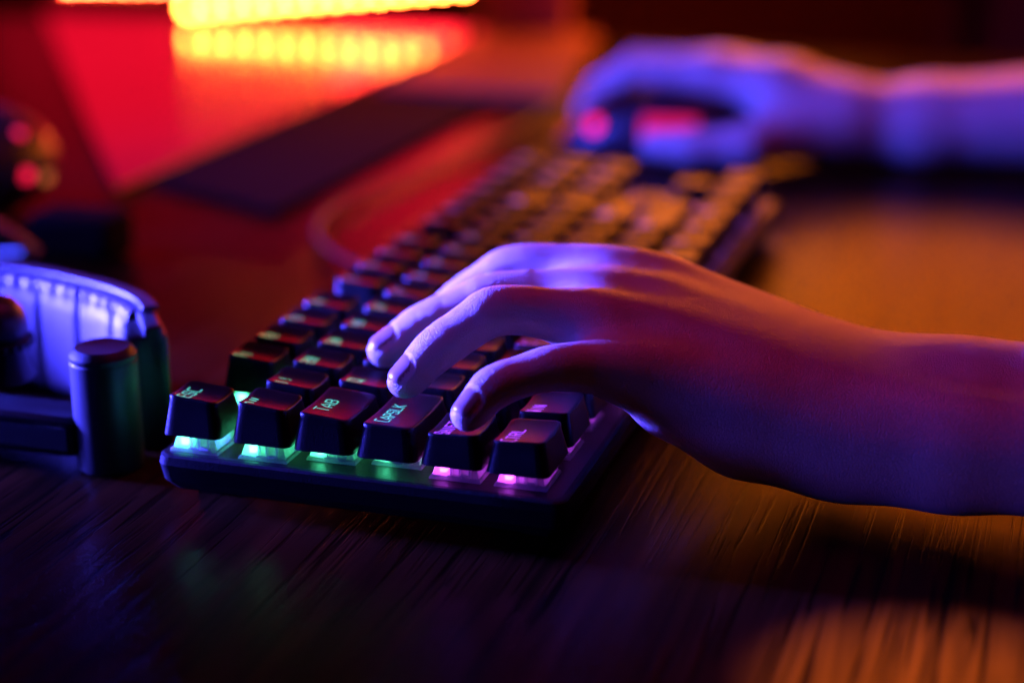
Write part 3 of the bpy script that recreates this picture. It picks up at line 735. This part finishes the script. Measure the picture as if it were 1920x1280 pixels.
tube('housing', [(p[0]-960, p[1]-520, p[2]+16) for p in q], 5, M['matte'], ls2)

def prism(name, poly, z0, z1, mat, label, cat, bevel=1.0):
    m = MB(); n = len(poly)
    m.add([(x, y, z0) for x, y in poly] + [(x, y, z1) for x, y in poly], [list(range(n))[::-1], [n+k for k in range(n)]] + [[k, (k+1) % n, n+(k+1) % n, n+k] for k in range(n)])
    return tag(m.build(name, mat, bevel=bevel), label, cat)
prism('glass_plate', [ (864, 202), (864, 585), (455, 305), (322, 212)], DZ, DZ+4, M['glassy'], 'glossy dark plate at the back reflecting the light strip', 'plate', 0.8)
prism('slab', [(309, 120), (605, 103), (612, 207), (350, 207)], DZ, DZ+3, M['matte'], 'flat matte black slab lying on the desk in the red glow', 'slab')
prism('board', [(618, 70), (862, 110), (862, 196), (618, 192)], DZ, DZ+6, M['brown'], 'low brown board added over the desk behind the black slab to hide its red gloss', 'board')  # added matte cover, bare desk here would mirror the red wash
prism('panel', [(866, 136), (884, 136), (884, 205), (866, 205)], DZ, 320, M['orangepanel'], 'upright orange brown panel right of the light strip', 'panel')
for y0, y1 in ((-128, 330), (-640, -150)):
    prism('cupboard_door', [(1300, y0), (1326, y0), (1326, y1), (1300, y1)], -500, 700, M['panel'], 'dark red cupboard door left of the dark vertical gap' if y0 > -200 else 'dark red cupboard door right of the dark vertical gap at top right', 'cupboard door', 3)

prism('shelf', [(1040, 420), (1320, 420), (1320, 1000), (1040, 1000)], -60, -17.6, M['panel'], 'dark shelf behind the desk carrying the short light strip', 'shelf', 2)
# ------------------------------------------------------------------ things at the left edge
# headphones standing on their side: a curved frame with a padded inner face
hs = empty('headphones', (60, 100, DZ), 'black headphones on edge with violet lit padded inner face behind the round post', 'headphones')
def smooth_path(P, k=6):
    P = [Vector(p).to_3d() for p in P]; out = []
    for i in range(len(P)-1):
        p0 = P[max(i-1, 0)]; p1 = P[i]; p2 = P[i+1]; p3 = P[min(i+2, len(P)-1)]
        for q in range(k):
            t = q/k; out.append(0.5*((2*p1)+(p2-p0)*t+(2*p0-5*p1+4*p2-p3)*t*t+(3*p1-p0-3*p2+p3)*t**3))
    out.append(P[-1]); return out
OUT = smooth_path([(30, 28), (49, 42), (60, 58), (68, 79), (73, 100), (75, 125), (73, 155), (66, 185), (52, 205)])
def offs(P, d):
    o = []
    for i, p in enumerate(P):
        t = (P[min(i+1, len(P)-1)]-P[max(i-1, 0)]).normalized(); o.append(p + Vector((-t.y, t.x, 0))*d)
    return o
def band(name, d0, d1, z0, z1, mat, bev, rng=None):
    A_ = offs(OUT, d0); B_ = offs(OUT, d1)
    if rng: A_ = A_[rng[0]:rng[1]]; B_ = B_[rng[0]:rng[1]]
    n = len(A_); m = MB(); V = [(p.x-60, p.y-100, z) for z in (z0, z1) for p in A_+B_[::-1]]; k = 2*n
    m.add(V, [list(range(k))[::-1], [k+i for i in range(k)]] + [[i, (i+1) % k, k+(i+1) % k, k+i] for i in range(k)])
    return m.build(name, mat, hs, bevel=bev, deg=40)
band('frame', 0.0, 6.2, 0.0, 40.5, M['black'], 1.4)
band('end_cap', -1.4, 11.5, 0.2, 37.5, M['knob'], 1.8, (0, 6))
band('rim', -0.5, 5.0, 40.6, 42.4, M['black'], 0.6, (4, 49))
# cushion on the inner side, vertical seams and small pleats along its top
PA = offs(OUT, 6.4)[5:]
L_ = [0.0]
for a_, b_ in zip(PA, PA[1:]): L_.append(L_[-1]+(b_-a_).length)
prof = [(0, 2), (2.4, 3), (3.4, 7), (3.7, 14), (3.7, 24), (3.5, 31), (3.1, 34.5), (2.5, 36.2), (2.8, 37.4), (2.6, 39.2), (1.4, 40.2), (0, 40.3)]
V = []; cols = 320
for ci in range(cols):
    s_ = L_[-1]*ci/(cols-1); q = max(i for i in range(len(L_)) if L_[i] <= s_+1e-6); q = min(q, len(PA)-2)
    t = (s_-L_[q])/(L_[q+1]-L_[q]); p = PA[q].lerp(PA[q+1], t); tn = (PA[q+1]-PA[q]).normalized(); nn = Vector((-tn.y, tn.x, 0))
    seg = ((s_+4)/19.0) % 1; seam = math.exp(-(min(seg, 1-seg)/0.05)**2)
    for d, z in prof:
        pl = (0.45*math.sin(s_*1.1+0.8*math.sin(s_*0.35)) if z > 36.5 else 0)
        v = p + nn*(max(0, d*(1-0.38*seam)+pl*(d > 1)))
        V.append((v.x-60, v.y-100, z))
n = len(prof); m = MB(); m.add(V, [(c_*n+k, (c_+1)*n+k, (c_+1)*n+k+1, c_*n+k+1) for c_ in range(cols-1) for k in range(n-1)])
m.build('cushion', M['pad'], hs, deg=70)

st = empty('desk_stand', (12, 39, DZ), 'short dark stand with a round post and a ball knob beside the headphones', 'stand')
m = MB(); m.lathe([(9.5, 0.0), (10.2, 1.0), (10.2, 38.2), (10.0, 38.6), (10.15, 39.0), (10.1, 40.5), (8.6, 42.6), (8.2, 42.9)], 64); m.build('post', M['knob'], st, deg=25); st.scale = (1, 1, 0.9)
m = MB(); m.box(-9.9, 8, 6, 130, 5, 19); m.build('crossbar', M['caseb'], st, bevel=3)
m = MB(); m.lathe([(11.5, 19), (8.8, 30), (8.0, 31)], 40); o = m.build('knob_base', M['knob'], st); o.location = Vector((8, 43, 5))*S
V = []; m = MB()
nk = 96; V = []; F = []
for z in (31, 33.2):
    for k in range(nk): r = 11.6 + (0.5 if k % 4 < 2 else 0); a = 2*math.pi*k/nk; V.append((r*math.cos(a), r*math.sin(a), z))
m.add(V, [(k, (k+1) % nk, nk+(k+1) % nk, nk+k) for k in range(nk)] + [list(range(nk))[::-1], [nk+k for k in range(nk)]])
o = m.build('knurled_ring', M['knob'], st); o.location = Vector((8, 43, 5))*S
m = MB(); m.lathe([(9.6, 33.3), (10.6, 36), (10.6, 39.5), (9.4, 43.5), (6.8, 46.6), (3.2, 48.3), (0.4, 48.8)], 48); o = m.build('knob', M['black'], st); o.location = Vector((8, 43, 5))*S

dv = empty('speaker', (255, 262, DZ), 'large round dark blue speaker with small red lights at the left edge', 'speaker')
V = []; F = []; nu = 64; prof = []
for j in range(25):
    t = -math.pi/2 + math.pi*j/24; prof.append((max(0.3, 52*math.cos(t)), 52+52*math.sin(t)))
m = MB(); m.lathe([(a_, b_*0.55) for a_, b_ in prof], 64); m.build('body', M['black'], dv)
m = MB(); m.lathe([(30, 0), (32, 2), (26, 9), (20, 12)], 48); m.build('base', M['matte'], dv)
for (x, y, z), c_, r in (((-2, -43, 44), 0, 2.6), ((-11, -51, 28), 0, 3.0), ((3, -52, 24), 1, 2.6)):
    m = MB(); m.lathe([(r, -3), (r, 1), (r*0.6, 1.8)], 20)
    o = m.build('light', [emit_mat('red_dot', (1, 0.01, 0.06), 1.4), emit_mat('amber_dot', (1, 0.25, 0.06), 0.5)][c_], dv); o.location = Vector((x, y, z))*S; o.rotation_euler = (0, math.radians(-80), math.radians(25))
m = MB(); m.box(-30, -14, -75, -14, 0, 10); o = m.build('socket_block', M['matte'], dv, bevel=2)
m = MB(); m.box(-45, -20, -110, -70, 0, 20); o = m.build('plug', M['matte'], dv, bevel=4)
tag(tube('rod', [(178, 190, 10), (182, 181, 3), (186, 172, -6)], 3.0, M['metal']), 'short shiny metal rod blurred above the headphones', 'rod')
tag(tube('rod', [(190, 205, -10), (188, 190, -8), (186, 176, -6)], 2.2, M['metal']), 'thin pale metal rod crossing the left edge above the headphones', 'rod')
